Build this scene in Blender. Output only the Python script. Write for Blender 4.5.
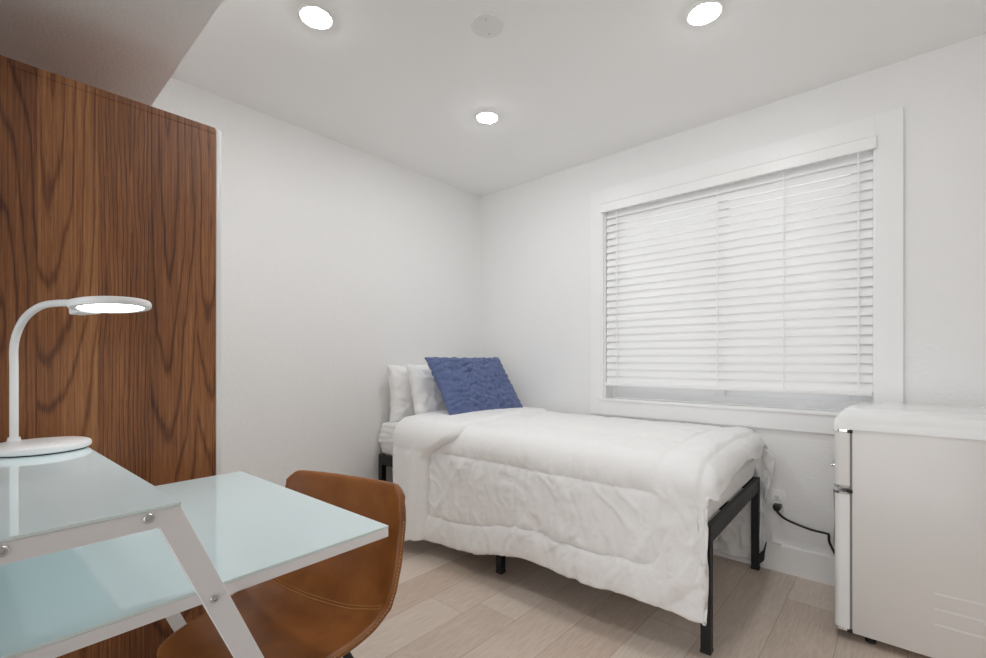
import bpy, bmesh, math, random
import numpy as np
from mathutils import Vector, Matrix
from math import sin, cos, pi, radians, sqrt

# ------------------------------------------------------------------ camera, world, exposure
scene = bpy.context.scene
COL = scene.collection
for o in list(bpy.data.objects):
    bpy.data.objects.remove(o)

cam_data = bpy.data.cameras.new('camera')
cam = bpy.data.objects.new('camera', cam_data)
COL.objects.link(cam)
FPX = 457.8                                   # focal length in pixels of the 986 px wide frame
cam_data.sensor_fit = 'HORIZONTAL'
cam_data.sensor_width = 36.0
cam_data.lens = FPX / 986 * 36.0
cam_data.shift_y = 31.0 / 986
cam_data.clip_start = 0.02
fwd = Vector((-0.66438, 0.74735, 0.0))
right = Vector((0.74735, 0.66438, 0.0))
up = Vector((0, 0, 1))
M = Matrix((right, up, -fwd)).transposed().to_4x4()
M.translation = Vector((2.5983, -2.7657, 1.095))
cam.matrix_world = M
scene.camera = cam

world = bpy.data.worlds.new('world')
scene.world = world
world.use_nodes = True
world.node_tree.nodes['Background'].inputs[0].default_value = (0.96, 0.98, 1.0, 1)
world.node_tree.nodes['Background'].inputs[1].default_value = 2.2     # overcast daylight outside the window

scene.view_settings.view_transform = 'Standard'
scene.view_settings.look = 'None'
scene.view_settings.gamma = 1
scene.view_settings.exposure = 0.0
scene.view_settings.use_curve_mapping = False
LAMP_STRENGTH = 150.0                          # radiance of the recessed ceiling lamps
scene.cycles.max_bounces = 14
scene.cycles.diffuse_bounces = 10
scene.cycles.glossy_bounces = 6
scene.cycles.transmission_bounces = 8
scene.cycles.transparent_max_bounces = 12
scene.cycles.sample_clamp_indirect = 6.0
scene.cycles.caustics_reflective = False
scene.cycles.caustics_refractive = False
scene.cycles.use_denoising = True

H = 2.444
# light portals: they give off nothing, they only guide the sampling of the daylight to the window and the added fill window
for nm, px_, py_, pz_, rx_, w_, h_ in (('portal_window', 1.821, 0.17, 1.485, -90, 1.39, 1.3), ('portal_window', 2.275, -3.62, 1.07, 90, 2.55, 2.02)):
    pl = bpy.data.lights.new(nm, 'AREA')
    pl.shape = 'RECTANGLE'
    pl.size, pl.size_y = w_, h_
    pl.cycles.is_portal = True
    po = bpy.data.objects.new(nm, pl)
    po.location = (px_, py_, pz_)
    po.rotation_euler = (radians(rx_), 0, 0)
    COL.objects.link(po)
RX1, RY0 = 3.7, -3.45                         # far limits of the room behind the camera

# ------------------------------------------------------------------ node helpers
class NT:
    def __init__(self, name):
        self.m = bpy.data.materials.new(name)
        self.m.use_nodes = True
        self.t = self.m.node_tree
        self.bsdf = self.t.nodes['Principled BSDF']
    def n(self, kind, **kw):
        nd = self.t.nodes.new(kind)
        for k, v in kw.items():
            setattr(nd, k, v)
        return nd
    def link(self, a, b):
        self.t.links.new(a, b)
    def math(self, op, a, b=None, c=None):
        nd = self.n('ShaderNodeMath', operation=op)
        for i, v in enumerate((a, b, c)):
            if v is None:
                continue
            if isinstance(v, (int, float)):
                nd.inputs[i].default_value = v
            else:
                self.link(v, nd.inputs[i])
        return nd.outputs[0]
    def xyz(self, x, y, z):
        nd = self.n('ShaderNodeCombineXYZ')
        for i, v in enumerate((x, y, z)):
            if isinstance(v, (int, float)):
                nd.inputs[i].default_value = v
            else:
                self.link(v, nd.inputs[i])
        return nd.outputs[0]
    def coords(self):
        tc = self.n('ShaderNodeTexCoord')
        s = self.n('ShaderNodeSeparateXYZ')
        self.link(tc.outputs['Object'], s.inputs[0])
        return tc.outputs['Object'], s.outputs[0], s.outputs[1], s.outputs[2]
    def noise(self, vec, scale, detail=3, rough=0.5, dist=0.0):
        nd = self.n('ShaderNodeTexNoise')
        nd.inputs['Scale'].default_value = scale
        nd.inputs['Detail'].default_value = detail
        nd.inputs['Roughness'].default_value = rough
        nd.inputs['Distortion'].default_value = dist
        if vec is not None:
            self.link(vec, nd.inputs['Vector'])
        return nd.outputs[0]
    def white(self, vec):
        nd = self.n('ShaderNodeTexWhiteNoise', noise_dimensions='3D')
        self.link(vec, nd.inputs['Vector'])
        return nd.outputs['Value']
    def ramp(self, fac, stops):
        nd = self.n('ShaderNodeValToRGB')
        el = nd.color_ramp.elements
        while len(el) < len(stops):
            el.new(0.5)
        for e, (p, c) in zip(el, stops):
            e.position = p
            e.color = (*c, 1)
        self.link(fac, nd.inputs[0])
        return nd.outputs[0]
    def mix(self, fac, a, b, mode='MIX'):
        nd = self.n('ShaderNodeMix', data_type='RGBA', blend_type=mode)
        for i, v in ((0, fac), (6, a), (7, b)):
            if isinstance(v, (int, float)):
                nd.inputs[i].default_value = v
            elif isinstance(v, tuple):
                nd.inputs[i].default_value = (*v, 1)
            else:
                self.link(v, nd.inputs[i])
        return nd.outputs[2]
    def bump(self, h, strength, dist):
        nd = self.n('ShaderNodeBump')
        nd.inputs['Strength'].default_value = strength
        nd.inputs['Distance'].default_value = dist
        self.link(h, nd.inputs['Height'])
        self.link(nd.outputs[0], self.bsdf.inputs['Normal'])
    def set(self, **kw):
        for k, v in kw.items():
            s = self.bsdf.inputs[k.replace('_', ' ')]
            if isinstance(v, tuple):
                s.default_value = (*v, 1)
            elif isinstance(v, (int, float)):
                s.default_value = v
            else:
                self.link(v, s)
        return self

def srgb(r, g, b):
    def f(c):
        c /= 255.0
        return c / 12.92 if c <= 0.04045 else ((c + 0.055) / 1.055) ** 2.4
    return (f(r), f(g), f(b))

def plain(name, col, rough=0.5, metal=0.0, nscale=None, nstr=0.0, ndist=0.001, **kw):
    t = NT(name)
    v, x, y, z = t.coords()
    n = t.noise(v, 9.0, 2)
    c = t.mix(0.04, col, t.mix(n, tuple(k * 0.7 for k in col), tuple(min(1, k * 1.2) for k in col)))
    t.set(Base_Color=c, Roughness=rough, Metallic=metal, **kw)
    if nscale:
        t.bump(t.noise(v, nscale, 3), nstr, ndist)
    return t.m

# ------------------------------------------------------------------ materials
MAT = {}
MAT['wall'] = plain('wall_paint', (0.86, 0.858, 0.852), 0.62, nscale=75, nstr=0.5, ndist=0.004)
MAT['ceiling'] = plain('ceiling_paint', (0.89, 0.888, 0.88), 0.75, nscale=120, nstr=0.12, ndist=0.002)
MAT['soffit'] = plain('soffit_texture', (0.88, 0.875, 0.865), 0.8, nscale=110, nstr=0.5, ndist=0.004)
MAT['trim'] = plain('trim_paint', (0.885, 0.885, 0.88), 0.38)
MAT['vinyl'] = plain('white_vinyl', (0.85, 0.85, 0.85), 0.3)
MAT['slat'] = plain('blind_slat', (0.89, 0.89, 0.89), 0.4)
MAT['white_plastic'] = plain('white_plastic', (0.85, 0.85, 0.84), 0.35)
MAT['plate'] = plain('cover_plate_paint', (0.78, 0.78, 0.77), 0.5)
MAT['white_metal'] = plain('white_powder_coat', (0.85, 0.835, 0.84), 0.4)
MAT['black_metal'] = plain('black_metal', (0.007, 0.007, 0.0075), 0.5)
MAT['black_plastic'] = plain('black_plastic', (0.012, 0.012, 0.012), 0.5)
MAT['dark_gap'] = plain('grey_gasket', (0.28, 0.27, 0.265), 0.6)
MAT['chrome'] = plain('chrome', (0.82, 0.82, 0.82), 0.12, 1.0)
MAT['steel'] = plain('brushed_steel', (0.6, 0.6, 0.6), 0.3, 1.0)
MAT['fridge'] = plain('fridge_enamel', (0.76, 0.74, 0.715), 0.28)
MAT['fridge_white'] = plain('fridge_gloss_white', (0.86, 0.87, 0.865), 0.1)
MAT['door_white'] = plain('wardrobe_white', (0.82, 0.82, 0.81), 0.25)
MAT['piping'] = plain('comforter_piping', (0.83, 0.825, 0.81), 0.85)
MAT['thread'] = plain('tan_thread', srgb(196, 146, 86), 0.8)

def emit(name, col, s):
    t = NT(name)
    t.set(Base_Color=(0.9, 0.9, 0.9), Emission_Color=col, Emission_Strength=s)
    return t.m
MAT['lamp_lens'] = emit('recessed_lamp_lens', (0.985, 0.992, 1.0), LAMP_STRENGTH)
MAT['desk_lens'] = emit('desk_lamp_diffuser', (0.97, 0.98, 1.0), 14.0)

def mat_fabric(name, col, wr=0.5, wdist=0.004, sx=1.0, rough=0.9):
    t = NT(name)
    v, x, y, z = t.coords()
    mp = t.n('ShaderNodeMapping')
    mp.inputs['Scale'].default_value = (1.0, sx, 1.0)
    t.link(v, mp.inputs['Vector'])
    n1 = t.noise(mp.outputs[0], 22, 3, 0.55, 0.6)
    n2 = t.noise(v, 420, 1)
    h = t.math('ADD', n1, t.math('MULTIPLY', n2, 0.03))
    c = t.mix(n1, tuple(k * 0.97 for k in col), col)
    t.set(Base_Color=c, Roughness=rough)
    t.bsdf.inputs['Sheen Weight'].default_value = 0.15
    t.bump(h, wr, wdist)
    return t.m
MAT['comforter'] = mat_fabric('white_microfiber', (0.875, 0.873, 0.865), 0.38, 0.006)
MAT['sheet'] = mat_fabric('white_sheet', (0.86, 0.857, 0.85), 0.6, 0.008, 0.4)
MAT['pillowcase'] = mat_fabric('white_pillowcase', (0.87, 0.867, 0.86), 0.5, 0.008)

def mat_blue():
    t = NT('blue_quilted_cotton')
    v, x, y, z = t.coords()
    n = t.noise(v, 26, 4, 0.6)
    f = t.noise(v, 380, 2)
    c = t.mix(n, srgb(66, 80, 122), srgb(94, 110, 154))
    c = t.mix(t.math('MULTIPLY', f, 0.35), c, srgb(116, 130, 168))
    t.set(Base_Color=c, Roughness=0.85)
    t.bsdf.inputs['Sheen Weight'].default_value = 0.2
    t.bump(t.math('ADD', n, t.math('MULTIPLY', f, 0.1)), 0.6, 0.008)
    return t.m
MAT['blue'] = mat_blue()

def mat_leather():
    t = NT('cognac_leather')
    v, x, y, z = t.coords()
    n = t.noise(v, 7, 4, 0.6)
    g = t.noise(v, 260, 2, 0.6)
    c = t.ramp(n, [(0.25, srgb(112, 64, 24)), (0.5, srgb(140, 84, 36)), (0.78, srgb(162, 102, 50))])
    t.set(Base_Color=c, Roughness=t.math('ADD', t.math('MULTIPLY', n, 0.2), 0.32))
    t.bump(t.math('ADD', g, t.math('MULTIPLY', n, 2.0)), 0.18, 0.002)
    return t.m
MAT['leather'] = mat_leather()

def mat_glass_top():
    t = NT('white_backed_glass')
    v, x, y, z = t.coords()
    n = t.noise(v, 3, 2)
    t.set(Base_Color=t.mix(n, srgb(211, 228, 230), srgb(217, 233, 235)), Roughness=0.035)
    t.bsdf.inputs['IOR'].default_value = 1.5
    return t.m
MAT['glass_top'] = mat_glass_top()
MAT['glass_edge'] = plain('glass_edge', srgb(226, 240, 237), 0.15)  # paler than the top: bright edge highlight put into the colour

def mat_pane():
    t = NT('window_glass')
    tr = t.n('ShaderNodeBsdfTransparent')
    gl = t.n('ShaderNodeBsdfGlossy')
    gl.inputs['Roughness'].default_value = 0.02
    fr = t.n('ShaderNodeFresnel')
    mx = t.n('ShaderNodeMixShader')
    t.link(fr.outputs[0], mx.inputs[0])
    t.link(tr.outputs[0], mx.inputs[1])
    t.link(gl.outputs[0], mx.inputs[2])
    out = [n for n in t.t.nodes if n.type == 'OUTPUT_MATERIAL'][0]
    t.link(mx.outputs[0], out.inputs[0])
    return t.m
MAT['pane'] = mat_pane()

def mat_walnut():
    t = NT('walnut_veneer')
    v, x, y, z = t.coords()
    wob = t.math('MULTIPLY', t.math('SUBTRACT', t.noise(t.xyz(y, 0.0, t.math('MULTIPLY', z, 0.35)), 3.0, 2), 0.5), 0.05)
    ys = t.math('ADD', t.math('ADD', y, x), 5.0)
    W = 0.128
    sid = t.math('FLOOR', t.math('DIVIDE', ys, W))
    fr = t.math('SUBTRACT', t.math('DIVIDE', ys, W), sid)
    r1 = t.white(t.xyz(sid, 3.1, 0.0))
    r2 = t.white(t.xyz(sid, 7.7, 1.0))
    r3 = t.white(t.xyz(sid, 1.3, 2.0))
    # rings of a log cut at a slight angle: cathedrals where the cut runs near the heart
    ly = t.math('ADD', t.math('MULTIPLY', t.math('SUBTRACT', fr, t.math('ADD', 0.2, t.math('MULTIPLY', r1, 0.6))), W), wob)
    zz = t.math('ADD', z, t.math('MULTIPLY', r2, 9.0))
    big = t.math('SUBTRACT', t.noise(t.xyz(t.math('MULTIPLY', ys, 1.5), t.math('MULTIPLY', sid, 3.7), t.math('MULTIPLY', zz, 0.45)), 2.0, 2, 0.5), 0.5)
    depth = t.math('ADD', t.math('MULTIPLY', t.math('SUBTRACT', t.math('ADD', z, -1.0), t.math('MULTIPLY', r3, 1.6)), 0.075), t.math('MULTIPLY', big, 0.10))
    mid = t.math('SUBTRACT', t.noise(t.xyz(t.math('MULTIPLY', ys, 7.0), t.math('MULTIPLY', sid, 5.0), t.math('MULTIPLY', zz, 1.1)), 2.6, 3, 0.55), 0.5)
    straight = t.math('GREATER_THAN', r1, 0.58)
    depth = t.math('MULTIPLY', depth, t.math('SUBTRACT', 1.0, straight))
    rad = t.math('SQRT', t.math('ADD', t.math('MULTIPLY', ly, ly), t.math('MULTIPLY', depth, depth)))
    rad = t.math('ADD', rad, t.math('MULTIPLY', mid, 0.026))
    ph = t.math('MULTIPLY', rad, t.math('ADD', 290.0, t.math('MULTIPLY', straight, 330.0)))
    ring = t.math('ADD', t.math('MULTIPLY', t.math('SINE', ph), 0.5), 0.5)
    ring = t.math('SUBTRACT', 1.0, t.math('POWER', ring, 9.0))
    fib = t.noise(t.xyz(t.math('MULTIPLY', ys, 58.0), t.math('MULTIPLY', sid, 2.0), t.math('MULTIPLY', zz, 0.9)), 4.0, 4, 0.62)
    pore = t.noise(t.xyz(t.math('MULTIPLY', ys, 200.0), 0.0, t.math('MULTIPLY', zz, 5.0)), 3.0, 2, 0.5)
    slow = t.noise(t.xyz(t.math('MULTIPLY', ys, 3.0), 4.0, t.math('MULTIPLY', zz, 0.3)), 3.0, 2)
    g = t.math('ADD', t.math('MULTIPLY', ring, 0.24), t.math('MULTIPLY', fib, 0.80))
    g = t.math('ADD', g, t.math('MULTIPLY', t.math('SUBTRACT', slow, 0.5), 0.55))
    g = t.math('ADD', g, t.math('MULTIPLY', t.math('SUBTRACT', r2, 0.5), 0.30))
    c = t.ramp(g, [(0.22, srgb(72, 35, 14)), (0.43, srgb(112, 66, 35)), (0.62, srgb(143, 90, 51)), (0.86, srgb(180, 125, 76))])
    pd = t.math('LESS_THAN', pore, 0.40)
    c = t.mix(t.math('MULTIPLY', pd, 0.30), c, srgb(48, 24, 13))
    t.set(Base_Color=c, Roughness=0.42)
    t.bump(fib, 0.06, 0.001)
    return t.m
MAT['walnut'] = mat_walnut()

def mat_floor():
    t = NT('light_oak_planks')
    v, x, y, z = t.coords()
    W, L = 0.205, 1.22
    u = t.math('DIVIDE', t.math('ADD', x, -1.39 + 20 * W), W)
    row = t.math('FLOOR', u)
    fu = t.math('SUBTRACT', u, row)
    off = t.math('MULTIPLY', t.white(t.xyz(row, 2.0, 0.0)), L)
    off = t.math('ADD', off, t.math('MULTIPLY', t.math('COMPARE', row, 20.0, 0.1), 0.0))
    q = t.math('DIVIDE', t.math('ADD', t.math('ADD', y, 30.0), off), L)
    pl = t.math('FLOOR', q)
    fq = t.math('SUBTRACT', q, pl)
    rnd = t.white(t.xyz(row, pl, 5.0))
    rn2 = t.white(t.xyz(row, pl, 9.0))
    gx = t.math('ADD', x, t.math('MULTIPLY', rnd, 7.0))
    gy = t.math('ADD', y, t.math('MULTIPLY', rn2, 11.0))
    wv = t.noise(t.xyz(t.math('MULTIPLY', gx, 5.0), t.math('MULTIPLY', gy, 0.6), 0.0), 2.2, 3, 0.55)
    ring = t.math('ADD', t.math('MULTIPLY', t.math('SINE', t.math('MULTIPLY', wv, 95.0)), 0.5), 0.5)
    fib = t.noise(t.xyz(t.math('MULTIPLY', gx, 60.0), t.math('MULTIPLY', gy, 2.0), 0.0), 3.0, 4, 0.6)
    g = t.math('ADD', t.math('MULTIPLY', ring, 0.16), t.math('MULTIPLY', fib, 0.80))
    tone = t.mix(rnd, srgb(214, 190, 171), srgb(246, 231, 217))
    tone = t.mix(t.math('MULTIPLY', rn2, 0.5), tone, srgb(220, 206, 194))
    c = t.mix(g, t.mix(1.0, tone, (0.62, 0.60, 0.58), 'MULTIPLY'), t.mix(0.5, tone, srgb(236, 222, 208)))
    e = 0.0016
    s1 = t.math('LESS_THAN', t.math('MULTIPLY', t.math('MINIMUM', fu, t.math('SUBTRACT', 1.0, fu)), W), e)
    s2 = t.math('LESS_THAN', t.math('MULTIPLY', t.math('MINIMUM', fq, t.math('SUBTRACT', 1.0, fq)), L), e)
    sm = t.math('MAXIMUM', s1, s2)
    c = t.mix(t.math('MULTIPLY', sm, 0.42), c, srgb(112, 92, 78))
    t.set(Base_Color=c, Roughness=0.42)
    t.bump(t.math('SUBTRACT', t.math('MULTIPLY', fib, 0.3), sm), 0.15, 0.001)
    return t.m
MAT['floor'] = mat_floor()

# ------------------------------------------------------------------ mesh helpers
def link(o, parent=None):
    COL.objects.link(o)
    if parent is not None:
        o.parent = parent
    return o

def obj(name, bm, mat, parent=None, smooth=False, loc=None):
    me = bpy.data.meshes.new(name)
    bmesh.ops.recalc_face_normals(bm, faces=bm.faces[:])
    bm.to_mesh(me)
    bm.free()
    mats = mat if isinstance(mat, (list, tuple)) else [mat]
    for m in mats:
        me.materials.append(MAT[m])
    if smooth:
        for p in me.polygons:
            p.use_smooth = True
        if smooth is not True:
            me.set_sharp_from_angle(angle=radians(smooth))
    o = bpy.data.objects.new(name, me)
    if loc:
        o.location = loc
    return link(o, parent)

def bx(bm, x0, x1, y0, y1, z0, z1, bevel=0.0, seg=2):
    r = bmesh.ops.create_cube(bm, size=1.0)
    vs = r['verts']
    for v in vs:
        v.co = Vector((x0 + (v.co.x + .5) * (x1 - x0), y0 + (v.co.y + .5) * (y1 - y0), z0 + (v.co.z + .5) * (z1 - z0)))
    if bevel:
        es = list({e for v in vs for e in v.link_edges})
        bmesh.ops.bevel(bm, geom=es, offset=bevel, segments=seg, profile=0.5, affect='EDGES')
    return bm

def box(x0, x1, y0, y1, z0, z1, bevel=0.0, seg=2):
    return bx(bmesh.new(), x0, x1, y0, y1, z0, z1, bevel, seg)

def lathe(bm, prof, segs=40, center=(0, 0, 0), axis='Z'):
    """prof: list of (r, h); closed on the axis where r == 0"""
    rings = []
    for r, h in prof:
        if r < 1e-6:
            rings.append([bm.verts.new((0, 0, h))])
        else:
            rings.append([bm.verts.new((r * cos(2 * pi * k / segs), r * sin(2 * pi * k / segs), h)) for k in range(segs)])
    for a, b in zip(rings, rings[1:]):
        for k in range(segs):
            k2 = (k + 1) % segs
            if len(a) == 1 and len(b) == 1:
                continue
            if len(a) == 1:
                bm.faces.new((a[0], b[k], b[k2]))
            elif len(b) == 1:
                bm.faces.new((a[k], a[k2], b[0]))
            else:
                bm.faces.new((a[k], a[k2], b[k2], b[k]))
    vs = [v for r in rings for v in r]
    if axis == 'X':
        for v in vs:
            v.co = Vector((v.co.z, v.co.x, v.co.y))
    elif axis == 'Y':
        for v in vs:
            v.co = Vector((v.co.y, v.co.z, v.co.x))
    for v in vs:
        v.co += Vector(center)
    return bm

def catmull(pts, n=10):
    P = [Vector(p) for p in pts]
    P = [P[0] * 2 - P[1]] + P + [P[-1] * 2 - P[-2]]
    out = []
    for i in range(1, len(P) - 2):
        for k in range(n):
            t = k / n
            a, b, c, d = P[i - 1:i + 3]
            out.append(0.5 * ((2 * b) + (c - a) * t + (2 * a - 5 * b + 4 * c - d) * t * t + (3 * b - a - 3 * c + d) * t ** 3))
    out.append(P[-2])
    return out

def tube(bm, pts, r, segs=12, caps=True):
    pts = [Vector(p) for p in pts]
    rings = []
    prev = None
    for i, p in enumerate(pts):
        d = (pts[min(i + 1, len(pts) - 1)] - pts[max(i - 1, 0)]).normalized()
        if prev is None:
            a = Vector((0, 0, 1)) if abs(d.z) < 0.9 else Vector((1, 0, 0))
            n = d.cross(a).normalized()
        else:
            n = (prev - d * prev.dot(d)).normalized()
        prev = n
        b = d.cross(n)
        rr = r[i] if isinstance(r, (list, tuple)) else r
        rings.append([bm.verts.new(p + (n * cos(2 * pi * k / segs) + b * sin(2 * pi * k / segs)) * rr) for k in range(segs)])
    for a, b in zip(rings, rings[1:]):
        for k in range(segs):
            bm.faces.new((a[k], a[(k + 1) % segs], b[(k + 1) % segs], b[k]))
    if caps:
        bm.faces.new(rings[0])
        bm.faces.new(rings[-1][::-1])
    return bm

def prism(bm, poly, axis, a0, a1, bevel=0.0):
    """extrude a polygon; axis X: poly is (y,z); axis Y: (x,z); axis Z: (x,y)"""
    def mk(p, a):
        return {'X': (a, p[0], p[1]), 'Y': (p[0], a, p[1]), 'Z': (p[0], p[1], a)}[axis]
    A = [bm.verts.new(mk(p, a0)) for p in poly]
    B = [bm.verts.new(mk(p, a1)) for p in poly]
    bm.faces.new(A)
    bm.faces.new(B[::-1])
    n = len(poly)
    es = []
    for k in range(n):
        bm.faces.new((A[k], B[k], B[(k + 1) % n], A[(k + 1) % n]))
    if bevel:
        es = list({e for v in A + B for e in v.link_edges})
        bmesh.ops.bevel(bm, geom=es, offset=bevel, segments=2, profile=0.5, affect='EDGES')
    return bm

def grid_mesh(bm, P, wrap=False):
    """P: array (n, m, 3)"""
    n, m = P.shape[:2]
    vs = [[bm.verts.new(P[i, j]) for j in range(m)] for i in range(n)]
    for i in range(n - 1):
        for j in range(m - 1):
            bm.faces.new((vs[i][j], vs[i + 1][j], vs[i + 1][j + 1], vs[i][j + 1]))
    return bm

def vnoise(x, y, seed=0):
    """smooth lattice noise, -1..1"""
    x = np.asarray(x, float)
    y = np.asarray(y, float)
    def h(i, j):
        n = (i.astype(np.int64) * 374761393 + j.astype(np.int64) * 668265263 + seed * 974634777) & 0x7fffffff
        n = ((n ^ (n >> 13)) * 1274126177) & 0x7fffffff
        n = n ^ (n >> 16)
        return (n & 0xffff) / 32767.5 - 1.0
    i, j = np.floor(x), np.floor(y)
    fx, fy = x - i, y - j
    fx = fx * fx * fx * (fx * (fx * 6 - 15) + 10)
    fy = fy * fy * fy * (fy * (fy * 6 - 15) + 10)
    a = h(i, j) * (1 - fx) + h(i + 1, j) * fx
    b = h(i, j + 1) * (1 - fx) + h(i + 1, j + 1) * fx
    return a * (1 - fy) + b * fy

def fbm(x, y, seed=0, oct=3):
    s, a, t = 0, 1.0, 0
    for k in range(oct):
        s = s + a * vnoise(x * 2 ** k, y * 2 ** k, seed + k * 17)
        t += a
        a *= 0.5
    return s / t

def normals(P):
    du = np.gradient(P, axis=0)
    dv = np.gradient(P, axis=1)
    n = np.cross(du, dv)
    n /= np.linalg.norm(n, axis=2, keepdims=True) + 1e-9
    return n

def sstep(x):
    x = np.clip(x, 0, 1)
    return x * x * (3 - 2 * x)

def empty(name, label, cat, loc=(0, 0, 0), rz=0.0, group=None):
    o = bpy.data.objects.new(name, None)
    o.empty_display_size = 0.1
    o.location = loc
    o.rotation_euler = (0, 0, rz)
    link(o)
    return tag(o, label, cat, group)

def tag(o, label, cat, group=None):
    o['label'] = label
    o['category'] = cat
    if group:
        o['group'] = group
    return o

def struct(o):
    o['kind'] = 'structure'
    return o

def copy_tree(o, parent=None):
    c = o.copy()
    COL.objects.link(c)
    c.parent = parent
    for ch in [k for k in bpy.data.objects if k.parent == o]:
        copy_tree(ch, c)
    return c

# ------------------------------------------------------------------ room shell
T = 0.16
struct(obj('floor', box(-T, RX1 + T, RY0 - T, T, -0.1, 0.0), 'floor'))
struct(obj('ceiling', box(-T, RX1 + T, RY0 - T, T, H, H + 0.1), 'ceiling'))
struct(obj('wall_left', box(-T, 0, RY0 - T, T, 0, H), 'wall'))
struct(obj('wall_back', box(RX1, RX1 + T, RY0 - T, T, 0, H), 'wall'))
QX0, QX1, QZ0, QZ1 = 1.00, 3.55, 0.06, 2.08            # opening for the added fill window, unseen behind the camera
bm = bmesh.new()
bx(bm, 0, QX0, RY0 - T, RY0, 0, H)
bx(bm, QX1, RX1, RY0 - T, RY0, 0, H)
bx(bm, QX0, QX1, RY0 - T, RY0, 0, QZ0)
bx(bm, QX0, QX1, RY0 - T, RY0, QZ1, H)
struct(obj('wall_front', bm, 'wall'))
# window wall with its opening
OX0, OX1, OZ0, OZ1 = 1.125, 2.517, 0.835, 2.135
bm = bmesh.new()
bx(bm, 0, OX0, 0, T, 0, H)
bx(bm, OX1, RX1, 0, T, 0, H)
bx(bm, OX0, OX1, 0, T, 0, OZ0)
bx(bm, OX0, OX1, 0, T, OZ1, H)
struct(obj('wall_right', bm, 'wall'))
struct(obj('ceiling_soffit', box(0, RX1, RY0, -2.297, 2.13, H), 'soffit'))

def baseboard(name, x0, x1, y0, y1, along):
    bm = bmesh.new()
    if along == 'x':
        y = y1
        prism(bm, [(y, 0), (y - 0.014, 0), (y - 0.014, 0.134), (y - 0.010, 0.141), (y, 0.141)], 'X', x0, x1)
    else:
        x = x0
        prism(bm, [(x, 0), (x + 0.014, 0), (x + 0.014, 0.134), (x + 0.010, 0.141), (x, 0.141)], 'Y', y0, y1)
    return struct(obj(name, bm, 'trim'))
baseboard('baseboard_right', 0, RX1, 0, 0, 'x')
baseboard('baseboard_left', 0, 0, RY0, -0.014, 'y')

# window: casing, jambs, stool, vinyl sashes, panes
win = bpy.data.objects.new('window_1', None)
link(win)
struct(win)
win.location = (1.821, 0, 0.74)
def wpart(name, bm, mat, parent=win, **kw):
    bmesh.ops.translate(bm, verts=bm.verts[:], vec=-Vector(win.location))
    return obj(name, bm, mat, parent, **kw)
CX0, CX1, CZ0, CZ1 = 1.035, 2.610, 0.735, 2.225
wpart('casing', box(CX0, OX0 + 0.004, -0.017, 0, CZ0, CZ1, 0.0015), 'trim')
wpart('casing', box(OX1 - 0.004, CX1, -0.017, 0, CZ0, CZ1, 0.0015), 'trim')
wpart('casing', box(OX0 + 0.004, OX1 - 0.004, -0.0165, 0, OZ1 - 0.004, CZ1, 0.0015), 'trim')
wpart('apron', box(OX0 + 0.004, OX1 - 0.004, -0.0165, 0, CZ0, OZ0 - 0.010, 0.0015), 'trim')
wpart('stool', box(OX0 - 0.03, OX1 + 0.03, -0.024, 0.10, OZ0 - 0.010, OZ0 + 0.008, 0.003), 'trim')
bm = bmesh.new()
bx(bm, OX0, OX0 + 0.012, 0, T, OZ0 + 0.008, OZ1)
bx(bm, OX1 - 0.012, OX1, 0, T, OZ0 + 0.008, OZ1)
bx(bm, OX0 + 0.012, OX1 - 0.012, 0, T, OZ1 - 0.012, OZ1)
wpart('jamb', bm, 'trim')
def frame_ring(x0, x1, z0, z1, w, y0, y1):
    bm = bmesh.new()
    bx(bm, x0, x0 + w, y0, y1, z0, z1, 0.003)
    bx(bm, x1 - w, x1, y0, y1, z0, z1, 0.003)
    bx(bm, x0 + w, x1 - w, y0, y1, z0, z0 + w, 0.003)
    bx(bm, x0 + w, x1 - w, y0, y1, z1 - w, z1, 0.003)
    return bm
X0, X1, Z0, Z1 = OX0 + 0.012, OX1 - 0.012, OZ0 + 0.008, OZ1 - 0.012
wpart('window_frame', frame_ring(X0, X1, Z0, Z1, 0.045, 0.10, 0.155), 'vinyl')
xm = (X0 + X1) / 2
for a, b, y in ((X0 + 0.04, xm + 0.02, 0.105), (xm - 0.02, X1 - 0.04, 0.128)):
    s = wpart('sash', frame_ring(a, b, Z0 + 0.04, Z1 - 0.04, 0.05, y, y + 0.022), 'vinyl')
    wpart('pane', box(a + 0.045, b - 0.045, y + 0.009, y + 0.013, Z0 + 0.085, Z1 - 0.085), 'pane', s)

# unseen window, added behind the camera to let in fill daylight
fill_win = bpy.data.objects.new('added_fill_window', None)
link(fill_win)
struct(fill_win)
fr2 = obj('window_frame', frame_ring(QX0, QX1, QZ0, QZ1, 0.05, RY0 - 0.11, RY0 - 0.05), 'vinyl', fill_win)
qm = (QX0 + QX1) / 2
for a, b, y in ((QX0 + 0.045, qm + 0.02, RY0 - 0.10), (qm - 0.02, QX1 - 0.045, RY0 - 0.075)):
    sh2 = obj('sash', frame_ring(a, b, QZ0 + 0.045, QZ1 - 0.045, 0.05, y, y + 0.022), 'vinyl', fill_win)
    obj('pane', box(a + 0.045, b - 0.045, y + 0.009, y + 0.013, QZ0 + 0.09, QZ1 - 0.09), 'pane', sh2)
obj('sill', box(QX0 - 0.03, QX1 + 0.03, RY0 - 0.05, RY0 + 0.02, QZ0 - 0.02, QZ0, 0.003), 'trim', fill_win)

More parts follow.
